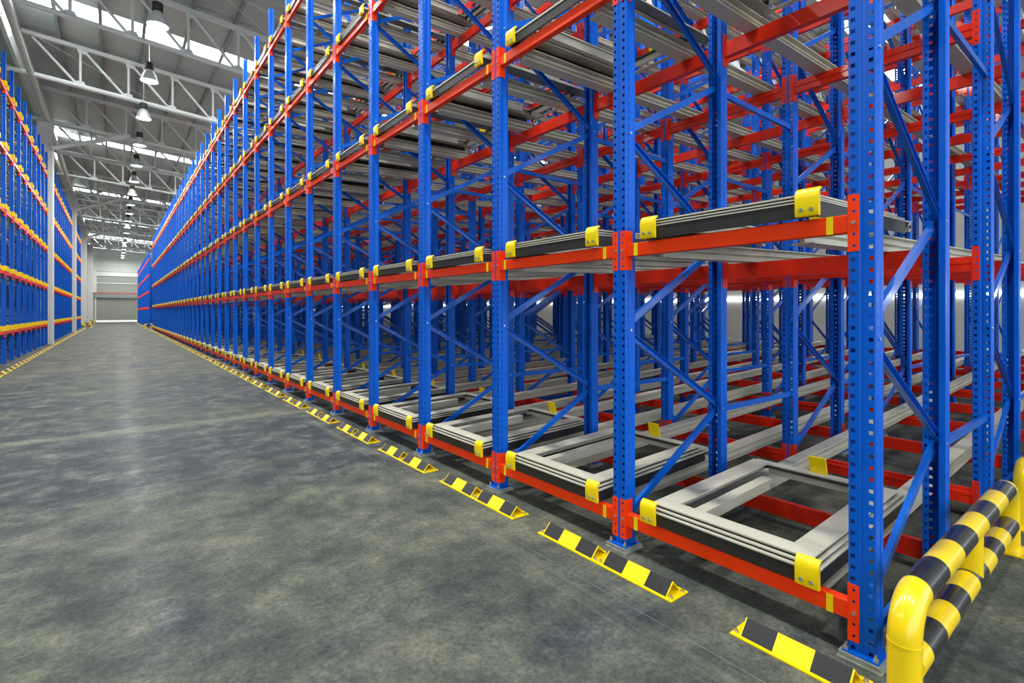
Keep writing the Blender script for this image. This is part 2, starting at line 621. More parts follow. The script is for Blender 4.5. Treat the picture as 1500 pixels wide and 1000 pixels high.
# longitudinal tube on the pillar heads, raking struts from the pillars
b = MB(); b.tube([(-2.47, -13, 10.44), (-2.47, 96.5, 10.44)], 0.11, 14, 'white')
tag(link('eaves_tube', b.mesh('eaves_tube', smooth=40)), 'long white steel tube running over the pillar heads', 'steel tube')
for k, y in enumerate((32.05, 50.05, 68.05, 86.05)):
    b = MB(); b.tube([(-2.3, y - .36, 9.1), (0.6, y - .36, 10.28)], 0.10, 12, 'white')
    tag(link('raking_strut', b.mesh('raking_strut', smooth=40)), 'white raking strut from the %s visible pillar up to a truss' % nth(k + 1), 'strut', 'raking struts at the pillars')
# purlins
for k in range(20):
    x = -1.65 + 1.25 * k
    if x > 23:
        break
    z = roofz(x)
    b = MB()
    b.extrude([(x - .05, z - .15), (x + .05, z - .15), (x + .05, z - .135), (x - .03, z - .135), (x - .03, z - .014), (x + .05, z - .014), (x + .05, z - .006), (x - .05, z - .006)], 'y', -13.5, 96.8, 'purlin')
    tag(link('roof_purlin', b.mesh('roof_purlin')), 'galvanised roof purlin, %s from the pillar line' % nth(k + 1), 'purlin', 'galvanised purlins under the roof')
# bracing rods between trusses
k = 0
for i in range(2, 15, 2):
    ya, yb = TY[i], TY[i + 1]
    for (xa, xb, za, zb_) in ((-2.4, 7.0, 12.0, 9.9), (-2.4, 9.0, 10.55, 11.2)):
        b = MB(); b.tube([(xa, ya - .1, za - .15), (xb, yb - .3, zb_)], 0.012, 6, 'white')
        k += 1
        tag(link('tie_rod', b.mesh('tie_rod')), 'thin white %s tie rod in the %s braced roof bay' % ('steep' if za > 11 else 'flat', nth(i // 2)), 'tie rod', 'thin roof tie rods')


# ------------------------------------------------------------------ high bay lamps
def build_lamp():
    root = bpy.data.objects.new('high_bay_lamp', None)
    COL.objects.link(root)
    b = MB()
    b.lathe([(0.0, .62), (.13, .62), (.13, .40), (.10, .38), (.0, .38)], 20, 'lampblack')
    link('housing', b.mesh('housing', smooth=40), root)
    b = MB()
    b.lathe([(.09, .40), (.12, .36), (.20, .22), (.25, .06), (.262, 0), (.255, 0), (.24, .06), (.19, .21), (.11, .35)], 28, 'lampalu')
    link('reflector', b.mesh('reflector', smooth=50), root)
    b = MB()
    b.lathe([(.0, .012), (.13, .010), (.246, .02), (.236, .045), (.0, .045)], 28, 'glow')
    link('lens', b.mesh('lens', smooth=60), root, label='glowing round lens')
    return root


def lamp_rod(root, h):
    b = MB(); b.tube([(0, 0, .61), (0, 0, h)], 0.011, 6, 'steel')
    link('hanging_rod', b.mesh('hanging_rod'), root)


lampP = Proto(build_lamp)
spots = [(0.93, 16.95 + 4.25 * k, 9.35, 'aisle') for k in range(-5, 19)]
spots += [(8.0, 3.9 + 8.5 * k, 9.3, 'rack') for k in range(0, 8)]
spots += [(17.3, 4.6 + 8.5 * k, 9.0, 'wall') for k in range(0, 6)]
spots += [(-9.0, 6.0 + 9.0 * k, 9.4, 'left') for k in range(0, 7)]
cnt = {}
for x, y, z, row in spots:
    o = lampP.place((x, y, z))
    zr = roofz(x) if row != 'left' else 10.75 + (-2.9 - x) * 1.65 / 23.1
    lamp_rod(o, zr - z)
    cnt[row] = cnt.get(row, 0) + 1
    where = {'aisle': 'over the aisle', 'rack': 'above the right rack middle', 'wall': 'over the rack side near the wall', 'left': 'over the left rack'}[row]
    tag(o, 'round high bay lamp %s, %s from camera end' % (where, nth(cnt[row])), 'ceiling lamp', 'high bay lamps ' + where)
    ld = bpy.data.lights.new('lamp_light', 'AREA')
    ld.shape = 'DISK'
    ld.size = 0.45
    ld.energy = LAMP_W * {'aisle': 1.0, 'rack': 1.0, 'wall': 0.45, 'left': 1.3}[row]
    ld.color = (1.0, 1.0, 0.96)
    lo = bpy.data.objects.new('lamp_light', ld)
    COL.objects.link(lo)
    lo.parent = o
    lo.location = (0, 0, -0.01)


# ------------------------------------------------------------------ posts
def apply_solid(me, th):
    o = bpy.data.objects.new('tmp', me)
    COL.objects.link(o)
    md = o.modifiers.new('s', 'SOLIDIFY')
    md.thickness = th
    md.offset = -1
    dg = bpy.context.evaluated_depsgraph_get()
    out = bpy.data.meshes.new_from_object(o.evaluated_get(dg))
    bpy.data.objects.remove(o)
    return out


def post_mesh(top, z0=0.036, holes=True):
    """open C section; web faces -x with two columns of square holes, slots in the sides, round-ish holes in the lips"""
    half = [(0.045, 0.022, 0), (0.045, 0.030, 2), (0.045, 0.042, 0), (0.045, 0.050, 0), (0.024, 0.050, 0), (0.016, 0.046, 0), (-0.012, 0.046, 1), (-0.017, 0.046, 0), (-0.030, 0.050, 0),
            (-0.042, 0.050, 0), (-0.045, 0.047, 0), (-0.045, 0.0425, 3), (-0.045, 0.0255, 0), (-0.045, 0.010, 0), (-0.0425, 0.006, 0)]
    # strip k lies between point k and k+1, flagged by the third number of point k
    pts = [(p[0], -p[1]) for p in half] + [(p[0], p[1]) for p in reversed(half)]
    fl = [p[2] for p in half[:-1]] + [0] + [0 if half[i][2] == 2 else half[i][2] for i in range(len(half) - 2, -1, -1)]
    zs, kind = [z0], []
    k = 1
    while True:
        zc = k * 0.05
        if zc + 0.008 > top:
            break
        zs += [zc - 0.0088, zc + 0.0088]
        kind += [0, 1]
        k += 1
    zs.append(top)
    kind.append(0)
    v = [(x, y, z) for z in zs for (x, y) in pts]
    n = len(pts)
    f = []
    for r in range(len(zs) - 1):
        for c in range(n - 1):
            if holes and kind[r] and fl[c] in (1, 2, 3) and not (fl[c] == 1 and False):
                continue
            f.append((r * n + c, r * n + c + 1, (r + 1) * n + c + 1, (r + 1) * n + c))
    b = MB()
    b.add(v, f, 'blue')
    me = b.mesh('post', fix=False)
    me = apply_solid(me, 0.0026)
    me.name = 'post'
    return me


POST = post_mesh(POST_TOP)
POSTL = post_mesh(8.85)
POSTS2 = post_mesh(7.2)


def channel_brace(x0, z0, x1, z1, y, w=0.045, d=0.026, th=0.003, flip=1):
    """C channel between two points in the frame's plane, web to one side"""
    L_ = math.hypot(x1 - x0, z1 - z0)
    a = math.atan2(z1 - z0, x1 - x0)
    h = w / 2
    poly = [(0, -h), (d, -h), (d, -h + th), (th, -h + th), (th, h - th), (d, h - th), (d, h), (0, h)]
    b = MB()
    b.extrude([(p[0] * flip, p[1]) for p in poly], 'x', -0.02, L_ + 0.02, 'brace')
    mtx = Matrix.Translation((x0, y, z0)) @ Matrix.Rotation(-a, 4, 'Y')
    out = MB()
    out.merge(b, mtx)
    return out


def brace_nodes(top):
    """alternating front and rear bolts going up"""
    z, side, out = 0.15, 0, []
    step = 0.632
    while z < top - 0.25:
        out.append((side, z))
        z += step if out[-1][1] > 0.2 else 0.62
        side ^= 1
    return out


def frame_bits(top):
    N = brace_nodes(top)
    bits = []
    for i in range(len(N) - 1):
        (s0, z0), (s1, z1) = N[i], N[i + 1]
        xa, xb = (0.012, FD - 0.012) if s0 == 0 else (FD - 0.012, 0.012)
        fl = 1 if i % 2 == 0 else -1
        if i % 2 == 0:
            bits.append(channel_brace(xa, z0 + .02, xb, z1 - .02, 0.002, flip=1))
        else:
            bits.append(channel_brace(xb, z1 - .02, xa, z0 + .02, -0.002, flip=-1))
    bits.append(channel_brace(0.012, 0.115, FD - 0.012, 0.115, -0.002, flip=-1))
    bits.append(channel_brace(0.012, N[-1][1] + .10, FD - 0.012, N[-1][1] + .10, 0.002, flip=1))
    return bits, N


def foot_mb():
    b = MB()
    b.box(-.075, .075, -.07, .07, 0.030, 0.036, 'blue')
    return b


def bolt_mb(axis, x, y, z, r=0.010, h=0.009, name='steel'):
    b = MB()
    pr = [(math.cos(math.pi / 3 * k) * r, math.sin(math.pi / 3 * k) * r) for k in range(6)]
    if axis == 'z':
        b.extrude([(x + p[0], y + p[1]) for p in pr], 'z', z, z + h, name)
    elif axis == '-x':
        b.extrude([(y + p[0], z + p[1]) for p in pr], 'x', x - h, x, name)
    elif axis == '-y':
        b.extrude([(x + p[0], z + p[1]) for p in pr], 'y', y - h, y, name)
    return b


MESH = {}


def cached(key, fn):
    if key not in MESH:
        MESH[key] = fn()
    return MESH[key]


def build_frame_parts(postmesh, top, detail):
    def f():
        root = bpy.data.objects.new('upright_frame', None)
        COL.objects.link(root)
        bits, N = frame_bits(top)
        p1 = link('post', postmesh, root)
        p2 = link('post', postmesh, root, (FD, 0, 0), (0, 0, math.pi))
        for i, q in enumerate(bits):
            link('brace', q.mesh('brace'), root)
        for x in (0, FD):
            fp = link('foot_plate', foot_mb().mesh('foot_plate', bevel=.001), root, (x, 0, 0))
            if detail:
                s = MB()
                s.box(-.09, .09, -.085, .085, 0.0, 0.008, 'shim').box(-.082, .082, -.08, .076, 0.008, 0.019, 'shim').box(-.085, .08, -.075, .08, .019, .030, 'shim')
                link('shim_stack', s.mesh('shim_stack', bevel=.0008), fp, label='grey steel shims under the foot')
                for sx, sy in ((-1, 1), (1, -1), (-1, -1)):
                    q = bolt_mb('z', sx * .06, sy * .056, .036, .011, .014)
                    q.tube([(sx * .06, sy * .056, .04), (sx * .06, sy * .056, .065)], .006, 8, 'steel')
                    link('anchor_bolt', q.mesh('anchor_bolt'), fp)
            else:
                s = MB(); s.box(-.082, .082, -.08, .076, 0.0, 0.030, 'shim')
                link('shim_stack', s.mesh('shim_stack'), fp, label='grey steel shims under the foot')
        if detail:
            for (sd, z) in N[1:-1]:
                x = 0.008 if sd == 0 else FD - 0.008
                link('brace_bolt', bolt_mb('-y', x, -.0465, z, .009, .008).mesh('brace_bolt'), root)
        return root
    return f


def build_frame_plain(postmesh, top):
    def f():
        root = bpy.data.objects.new('upright_frame', None)
        COL.objects.link(root)
        bits, N = frame_bits(top)
        link('post', postmesh, root)
        link('post', postmesh, root, (FD, 0, 0), (0, 0, math.pi))
        b = MB()
        for q in bits:
            b.merge(q)
        link('bracing', b.mesh('bracing'), root)
        return root
    return f


def whole_frame_mesh(postmesh, top):
    """frame far away, shown by a few pixels: one mesh"""
    b = MB()
    bits, N = frame_bits(top)
    for q in bits:
        b.merge(q)
    for x in (0, FD):
        b.box(x - .07, x + .07, -.07, .07, 0, .036, 'blue')
        s = -1 if x == 0 else 1
        b.box(x + s * .045, x + s * .042, -.05, .05, .03, top, 'blue')
        b.box(x - .042, x + .042, .046, .05, .03, top, 'blue')
        b.box(x - .042, x + .042, -.05, -.046, .03, top, 'blue')
    return b.mesh('upright_frame')


F_NEAR = Proto(build_frame_parts(POST, POST_TOP, True))
F_MID = Proto(build_frame_parts(POST, POST_TOP, False))
F_FAR = Proto(build_frame_plain(POST, POST_TOP))
F_S2 = Proto(build_frame_plain(POSTS2, 7.2))
F_LEFT = Proto(build_frame_plain(POSTL, 8.85))

n_frames = 0
for j in range(NF):
    for i in range(NP):
        if j >= 2 and i > 26 or j >= 4 and i > 20:
            continue
        P = F_NEAR if (j == 0 and i < 8) or (j == 1 and i < 4) or (j == 2 and i < 2) else F_MID if i < (14 if j == 0 else 8) and j < 4 else F_FAR
        o = P.place((XF + j * MOD, Y0 + i * PIT, 0))
        row = 'facing the aisle' if j == 0 else '%s row behind the aisle face' % nth(j)
        tag(o, 'blue perforated upright frame, %s from near rack corner, %s' % (nth(i + 1), row), 'rack upright', 'blue upright frames of the right rack')
        n_frames += 1

# second, lower block at the far end of the right side
for i in range(23):
    o = F_S2.place((XF - .02, 58.4 + i * PIT, 0))
    tag(o, 'blue upright frame of the lower end rack, %s after the gap' % nth(i + 1), 'rack upright', 'blue upright frames of the end rack')

# left rack: three runs between the pillars
LEFT_RUNS = [[31.52 - 1.42 * k for k in range(11)][::-1], [33.0 + 1.405 * k for k in range(12)], [51.0 + 1.42 * k for k in range(8)]]
XL = -2.47
LLV = [0.93, 2.62, 4.35, 6.08, 7.80]
LNAME = ['before the first pillar', 'between the first two pillars', 'beyond the second pillar']
for r, run in enumerate(LEFT_RUNS):
    for i, y in enumerate(run):
        for j in range(2 if r < 2 else 1):
            if r == 0 or i > 0 or True:
                o = F_LEFT.place((XL - j * 2.39, y, 0), (0, 0, math.pi))
                tag(o, 'tall blue left rack upright, %s of run %s, %s' % (nth(i + 1), LNAME[r], 'aisle row' if j == 0 else 'inner row'), 'rack upright', 'blue upright frames of the left rack')

# horizontal row spacers between the frames
sp = MB()
sp.extrude([(-.013, -.022), (.013, -.022), (.013, -.019), (-.010, -.019), (-.010, .019), (.013, .019), (.013, .022), (-.013, .022)], 'x', -.012, MOD - FD + .012 - .09, 'brace')
SPM = sp.mesh('row_spacer')
for j in range(4):
    for i in range(0, 18 if j < 2 else 12):
        for q, z in enumerate((0.76, 3.23)):
            o = link('row_spacer', SPM, None, (XF + j * MOD + FD + .045, Y0 + i * PIT - .02, z))
            tag(o, 'blue %s row spacer, %s upright from near corner, %s gap inward' % ('low' if q == 0 else 'high', nth(i + 1), nth(j + 1)), 'spacer bar', 'blue row spacers')


# ------------------------------------------------------------------ beams
CLR = PIT - 0.10          # clear width between posts


def connector_mb(side, name, h=0.25, zc=0.0):
    """L bracket on the post face at the beam's end; side -1 is the end with smaller y. local: beam face towards -x, post web plane at x=0"""
    b = MB()
    y = side * CLR / 2
    # side plate against the post flank
    b.box(0, .062, min(y, y - side * .004), max(y, y - side * .004), -h / 2, h / 2, name)
    # face plate on the web, a grid with five square holes
    ys = [y - side * .004, y + side * .014, y + side * .026, y + side * .040]
    zs = [-h / 2]
    flags = []
    for k in range(5):
        c = (k - 2) * 0.05
        zs += [c - .006, c + .006]
        flags += [0, 1]
    zs.append(h / 2)
    flags.append(0)
    xa, xb = -.0045, -.0008
    V = [(xx, yy, zz) for xx in (xa, xb) for zz in zs for yy in ys]
    nz, ny = len(zs), 4
    F_ = []
    for lay in (0, 1):
        for r_ in range(nz - 1):
            for c in range(3):
                if flags[r_] and c == 1:
                    continue
                k = lay * nz * ny + r_ * ny + c
                F_.append((k, k + 1, k + ny + 1, k + ny))
    o2 = nz * ny
    for r_ in range(nz - 1):
        for c in (0, 3):
            k = r_ * ny + c
            F_.append((k, k + ny, k + ny + o2, k + o2))
        if flags[r_]:
            for c in (1, 2):
                k = r_ * ny + c
                F_.append((k, k + ny, k + ny + o2, k + o2))
    for r_ in (0, nz - 1):
        for c in range(3):
            k = r_ * ny + c
            F_.append((k, k + 1, k + 1 + o2, k + o2))
    for r_ in range(nz - 1):
        if flags[r_]:
            for rr in (r_, r_ + 1):
                k = rr * ny + 1
                F_.append((k, k + 1, k + 1 + o2, k + o2))
    b.add(V, F_, name)
    return b


def face_beam_mb():
    b = MB()
    L_ = CLR / 2 - .004
    z0, z1 = -.041, .041
    b.extrude([(0.002, z0 + .004), (.006, z0), (.050, z0), (.050, z1), (.006, z1), (.002, z1 - .004)], 'y', -L_, L_, 'orange')
    return b


def step_beam_mb(z0=-.055, z1=.055):
    b = MB()
    L_ = CLR / 2 - .004
    poly = [(.003, z0), (.050, z0), (.050, z1), (.016, z1), (.016, z1 - .024), (.003, z1 - .030), (.003, z1 - .052), (.012, z1 - .057), (.003, z1 - .062)]
    b.extrude(poly, 'y', -L_, L_, 'red')
    return b


def tape_mb(side):
    b = MB()
    y = side * .545
    b.box(0.0012, .0024, y - .014, y + .014, -.0405, .0405, 'yellow')
    return b


def build_face_beam(detail):
    def f():
        o = link('load_beam', face_beam_mb().mesh('face_beam', bevel=.001 if detail else 0))
        for s in (-1, 1):
            c = link('end_connector', connector_mb(s, 'orange').mesh('end_connector'), o)
            if detail:
                link('safety_bolt', bolt_mb('-x', -.0045, s * (CLR / 2 + .020), .0, .009, .008).mesh('safety_bolt'), c)
            link('marking_tape', tape_mb(s).mesh('marking_tape'), o, label='yellow tape mark')
        return o
    return f


def build_step_beam():
    o = link('load_beam', step_beam_mb().mesh('step_beam'))
    for s in (-1, 1):
        link('end_connector', connector_mb(s, 'red').mesh('end_connector'), o)
    return o


def whole_face_beam():
    b = face_beam_mb()
    for s in (-1, 1):
        b.merge(connector_mb(s, 'orange'))
        b.merge(tape_mb(s))
    return b


def simple_beam(col, zc=0.0):
    b = MB()
    L_ = CLR / 2
    h = .041 if col == 'orange' else .055
    b.box(.002, .05, -L_, L_, -h, h, col)
    for s in (-1, 1):
        b.box(-.0045, -.0008, s * CLR / 2 - .004, s * CLR / 2 + .04 if s > 0 else s * CLR / 2 - .04, -.125, .125, col) if s > 0 else b.box(-.0045, -.0008, -CLR / 2 - .04, -CLR / 2 + .004, -.125, .125, col)
        b.box(-.0008, .05, s * CLR / 2 - .002 * (1 + s), s * CLR / 2 + .002 * (1 - s), -.125, .125, col)
    return b


BF_NEAR, BF_MID, BS = Proto(build_face_beam(True)), Proto(build_face_beam(False)), Proto(build_step_beam)

# every beam position: (score, kind, x, y centre, z, flip, level, bay, line)
cand = []
lines = [(0, XF - .045, 0)]
for j in range(NF):
    lines.append((2 * j + 1, XF + j * MOD + FD + .045, 1))
    if j < NF - 1:
        lines.append((2 * j + 2, XF + (j + 1) * MOD - .045, 0))
for (ln, x, fl) in lines:
    for i in range(NP - 1):
        yc = Y0 + (i + .5) * PIT
        for q, L_ in enumerate(LV):
            z = L_ if ln == 0 else L_ - .025 + SL * (x - 3.72) - .055
            hide = [1.0, .62, .55, .40, .34, .26, .22, .16, .14, .10, .09, .07][ln] if ln else 1.0
            if ln:
                hide *= 1.0 / (1 + 0.12 * max(0, i - 2))
            a = shown([(x, yc - .6, z - .05), (x, yc + .6, z - .05), (x, yc - .6, z + .05), (x, yc + .6, z + .05)], hide)
            cand.append((a, 'R', x, yc, z, fl, q, i, ln))
for i in range(22):
    for q, z in enumerate((1.87, 3.42, 5.0, 6.5)):
        yc = 58.4 + (i + .5) * PIT
        x = XF - .065
        a = shown([(x, yc - .6, z - .05), (x, yc + .6, z - .05), (x, yc - .6, z + .05), (x, yc + .6, z + .05)])
        cand.append((a, 'S', x, yc, z, 0, q, i, 0))
for r, run in enumerate(LEFT_RUNS):
    for i in range(len(run) - 1):
        yc = (run[i] + run[i + 1]) / 2
        for q, z in enumerate(LLV):
            x = XL + .045
            a = shown([(x, yc - .6, z - .05), (x, yc + .6, z - .05), (x, yc - .6, z + .05), (x, yc + .6, z + .05)])
            cand.append((a, 'L', x, yc, z, 1, q, i, r))
cand.sort(key=lambda c: -c[0])
rest = MB()
simple = {'orange': simple_beam('orange'), 'red': simple_beam('red')}
BEAM_FAR = whole_face_beam().mesh('load_beam')
for k, (a, kd, x, yc, z, fl, q, i, ln) in enumerate(cand):
    rot = (0, 0, math.pi if fl else 0)
    if k < 300 and a > 0:
        if kd == 'R' and ln == 0:
            P = BF_NEAR if i < 7 else BF_MID
            o = P.place((x, yc, z), rot)
            lab = 'orange beam on the aisle face, %s level, %s bay from the near corner' % (LEVEL[q], nth(i + 1))
            g = 'orange aisle beams of the right rack'
        elif kd == 'R':
            o = BS.place((x, yc, z), rot)
            lab = 'red stepped beam, %s level, %s bay from near corner, %s line inward' % (LEVEL[q], nth(i + 1), nth(ln))
            g = 'red inner beams of the right rack'
        else:
            o = link('load_beam', BEAM_FAR, None, (x, yc, z), rot)
            if kd == 'S':
                lab = 'orange beam of the lower end rack, %s level, %s bay after the gap' % (['second', 'third', 'fourth', 'top'][q], nth(i + 1))
                g = 'orange beams of the end rack'
            else:
                lab = 'orange left rack beam, %s level, %s bay %s' % (LEVEL[q], nth(i + 1), LNAME[ln])
                g = 'orange beams of the left rack'
        tag(o, lab, 'beam', g)
    else:
        c = 'orange' if kd != 'R' or ln == 0 else 'red'
        if kd == 'R' and ln > 7 and i > 20:
            continue
        rest.merge(simple[c], Matrix.Translation((x, yc, z)) @ Matrix.Rotation(rot[2], 4, 'Z'))
o = link('load_beams', rest.mesh('load_beams', fix=False))
tag(o, 'many red and orange beams deep in the racks and far down the aisle', 'beams', None, 'stuff')


# ------------------------------------------------------------------ lane rails
RAIL_L = NF * MOD - 1.2


def rail_mb(L_):
    """wide rolled rail: two flanges, lip and channel, runs +x from 0, top at z=0"""
    b = MB()
    poly = [(-.055, -.100), (.055, -.100), (.055, -.094), (.012, -.092), (.012, -.060), (.040, -.052), (.040, -.044), (.012, -.038), (.012, -.010), (.050, -.008), (.050, 0), (-.050, 0),
            (-.050, -.008), (-.012, -.010), (-.012, -.038), (-.040, -.044), (-.040, -.052), (-.012, -.060), (-.012, -.092), (-.055, -.094)]
    b.extrude(poly, 'x', 0, L_, 'grey')
    return b


RAILM = rail_mb(RAIL_L).mesh('lane_rail')
rr = []
for i in range(NP - 1):
    for q, L_ in enumerate(LV):
        for s in (-1, 1):
            y = Y0 + (i + .5) * PIT + s * .40
            z = L_ - .025 + .100
            x = XF + .02
            zz = z - .0 + SL * (x - 3.72)
            pts = [(x + t, y + e, zz + SL * t - h) for t in (0, 3, 8) for e in (-.05, .05) for h in (0, .1)]
            rr.append((shown(pts, 1.0 / (1 + .15 * i)), x, y, zz, i, q, s))
rr.sort(key=lambda c: -c[0])
rest = MB()
rsimple = rail_mb(RAIL_L)
for k, (a, x, y, z, i, q, s) in enumerate(rr):
    if k < 290:
        o = link('lane_rail', RAILM, None, (x, y, z), (0, -math.atan(SL), 0))
        tag(o, 'long grey sloping rail, %s side of %s bay from near corner, %s level' % ('near' if s < 0 else 'far', nth(i + 1), LEVEL[q]), 'rail', 'grey lane rails of the right rack')
    else:
        rest.merge(rsimple, Matrix.Translation((x, y, z)) @ Matrix.Rotation(-math.atan(SL), 4, 'Y'))
o = link('lane_rails', rest.mesh('lane_rails', fix=False))
tag(o, 'many more grey lane rails of the bays far down the rack', 'rails', None, 'stuff')


# ------------------------------------------------------------------ push back carts
def ring_frame(b, x0, x1, w, z0, z1, name, wf=.12, ws=.14, wr=.05):
    """rectangular frame seen from above"""
    b.box(x0, x0 + wf, -w, w, z0, z1, name)
    b.box(x1 - wr, x1, -w, w, z0, z1, name)
    b.box(x0 + wf, x1 - wr, -w, -w + ws, z0, z1, name)
    b.box(x0 + wf, x1 - wr, w - ws, w, z0, z1, name)


def stop_mb():
    """yellow moulded stop: rounded top that leans back, two bolt recesses"""
    b = MB()
    pr = [(0.0, 0.0), (-.020, .002), (-.022, .01), (-.022, .088), (-.018, .108), (-.008, .124), (.006, .133), (.018, .134), (.018, .122), (.0, .116)]
    b.extrude([(p[0], p[1]) for p in pr], 'y', -.052, .052, 'yellow')
    return b


def build_cart(detail):
    def f():
        root = bpy.data.objects.new('push_back_cart', None)
        COL.objects.link(root)
        W = .485
        b = MB(); ring_frame(b, 0.036, 1.28, W - .036, .109, .118, 'grey', .105, .125)
        link('deck_frame', b.mesh('deck_frame', bevel=.001 if detail else 0), root)
        b = MB(); ring_frame(b, 0.018, 1.34, W - .018, .090, .097, 'grey', .10, .12)
        ring_frame(b, 0.041, 1.26, W - .041, .097, .109, 'gap_shade', .08, .10)
        link('middle_frame', b.mesh('middle_frame'), root)
        b = MB(); ring_frame(b, 0.0, 1.42, W, .072, .079, 'grey', .11, .13)
        ring_frame(b, 0.023, 1.3, W - .023, .079, .090, 'gap_shade', .08, .1)
        link('bottom_frame', b.mesh('bottom_frame'), root)
        b = MB()
        b.box(0.004, .012, -W + .010, W - .010, .0, .072, 'rubber')
        b.box(0.012, 1.30, -W + .004, -W + .012, .0, .072, 'rubber')
        b.box(0.012, 1.30, W - .012, W - .004, .0, .072, 'rubber')
        link('skirt', b.mesh('skirt'), root, label='black skirt board around the cart edge')
        for s in (-1, 1):
            st = link('pallet_stop', stop_mb().mesh('pallet_stop', smooth=50, bevel=.002 if detail else 0), root, (-.002, s * .445, .002), label='yellow moulded stop at the cart corner')
            if detail:
                for e in (-.022, .022):
                    q = bolt_mb('-x', -.0215, e, .032, .0105, .006)
                    q.tube([(-.0272, e, .032), (-.031, e, .032)], .0055, 8, 'steel')
                    link('stop_bolt', q.mesh('stop_bolt'), st)
        # inner guide bar beside the far side member
        b = MB(); b.box(.12, 1.02, .145 + .06, .145 + .10, .02, .085, 'grey'); b.box(.12, 1.02, .145 + .045, .145 + .115, .085, .095, 'grey')
        link('guide_bar', b.mesh('guide_bar'), root)
        # rear cross member with angled plate
        b = MB(); b.box(1.235, 1.243, -W + .17, W - .17, .045, .112, 'grey')
        link('cross_member', b.mesh('cross_member'), root)
        b = MB()
        b.box(-.006, .006, -.055, .055, 0, .125, 'yellow')
        link('centre_plate', b.mesh('centre_plate', bevel=.002), root, (1.29, 0, .112), (0, R(-14), 0), label='yellow plate standing on the rear cross member')
        for s in (-1, 1):
            b = MB()
            b.tube([(1.40, s * .43, .045), (1.40, s * (.43 + .05), .045)], .030, 14, 'steel')
            b.tube([(1.40, s * .42, .045), (1.40, s * (.43 + .055), .045)], .012, 10, 'black')
            link('roller', b.mesh('roller', smooth=40), root)
        return root
    return f


def whole_cart():
    b = MB()
    W = .485
    ring_frame(b, 0.036, 1.28, W - .036, .109, .118, 'grey', .105, .125)
    ring_frame(b, 0.018, 1.34, W - .018, .090, .097, 'grey', .10, .12)
    ring_frame(b, 0.0, 1.42, W, .072, .079, 'grey', .11, .13)
    ring_frame(b, 0.041, 1.26, W - .041, .079, .109, 'gap_shade', .08, .1)
    b.box(0.004, .012, -W + .010, W - .010, .0, .072, 'rubber')
    b.box(0.012, 1.30, -W + .004, -W + .012, .0, .072, 'rubber')
    b.box(0.012, 1.30, W - .012, W - .004, .0, .072, 'rubber')
    for s in (-1, 1):
        b.merge(stop_mb(), Matrix.Translation((-.002, s * .445, .002)))
    return b.mesh('push_back_cart')


C_NEAR, C_MID = Proto(build_cart(True)), Proto(build_cart(False))
CARTFAR = whole_cart()
for i in range(NP - 1):
    for q, L_ in enumerate(LV):
        x, y, z = 2.535, Y0 + (i + .5) * PIT - .02, L_ + .048
        rot = (0, -math.atan(SL), 0)
        if i < 6:
            o = C_NEAR.place((x, y, z), rot)
        elif i < 14:
            o = C_MID.place((x, y, z), rot)
        else:
            o = link('push_back_cart', CARTFAR, None, (x, y, z), rot)
        tag(o, 'grey cart with two yellow stops, %s level, %s bay from near corner' % (LEVEL[q], nth(i + 1)), 'pallet cart', 'push back carts on the aisle face')


# ------------------------------------------------------------------ left rack roller lanes with yellow entry guides
def build_lane():
    root = bpy.data.objects.new('roller_lane', None)
    COL.objects.link(root)
    b = MB()
    for s in (-1, 1):
        b.box(-4.6, -.02, s * .46 - .02, s * .46 + .02, -.04, .05, 'purlin')
    for k in range(30):
        b.box(-4.55 + k * .15, -4.50 + k * .15, -.44, .44, .0, .045, 'green' if k % 3 else 'yellow')
    link('roller_bed', b.mesh('roller_bed'), root)
    for s in (-1, 1):
        b = MB()
        b.box(-.16, .09, s * .52 - .04, s * .52 + .04, .0, .145, 'yellow')
        link('entry_guide', b.mesh('entry_guide', bevel=.004), root, label='yellow entry guide')
    return root


lane = Proto(build_lane)
for r, run in enumerate(LEFT_RUNS):
    for i in range(len(run) - 1):
        yc = (run[i] + run[i + 1]) / 2
        for q, z in enumerate(LLV):
            o = lane.place((XL, yc, z + .045))
            tag(o, 'left rack roller lane, yellow guides, %s level, %s bay %s' % (LEVEL[q], nth(i + 1), LNAME[r]), 'roller lane', 'roller lanes of the left rack')


# ------------------------------------------------------------------ floor guides (black and yellow chevron angles)
def ridge_mb():
    b = MB()
    L_, h, w_, t = .225, .070, .062, .0045
    ys = [-L_, -L_ + .006, -L_ / 3 - .003, L_ / 3 + .003, L_ - .006, L_]
    cols = ['yellow', 'black', 'yellow', 'black', 'yellow']
    outer = [(-w_, .008), (0, h), (w_, .008)]
    inner = [(w_ - t * 1.6, .008), (0, h - t * 1.5), (-w_ + t * 1.6, .008)]
    for a in range(5):
        ya, yb = ys[a], ys[a + 1]
        for k in range(2):
            p, q = outer[k], outer[k + 1]
            b.add([(p[0], ya, p[1]), (q[0], ya, q[1]), (q[0], yb, q[1]), (p[0], yb, p[1])], [(0, 1, 2, 3)], cols[a])
            p, q = inner[k], inner[k + 1]
            b.add([(p[0], ya, p[1]), (q[0], ya, q[1]), (q[0], yb, q[1]), (p[0], yb, p[1])], [(0, 1, 2, 3)], 'yellow')
    for y in (-L_, L_):
        b.add([(p[0], y, p[1]) for p in (outer[0], outer[1], inner[1], inner[2])], [(0, 1, 2, 3)], 'yellow')
        b.add([(p[0], y, p[1]) for p in (outer[1], outer[2], inner[0], inner[1])], [(0, 1, 2, 3)], 'yellow')
    return b


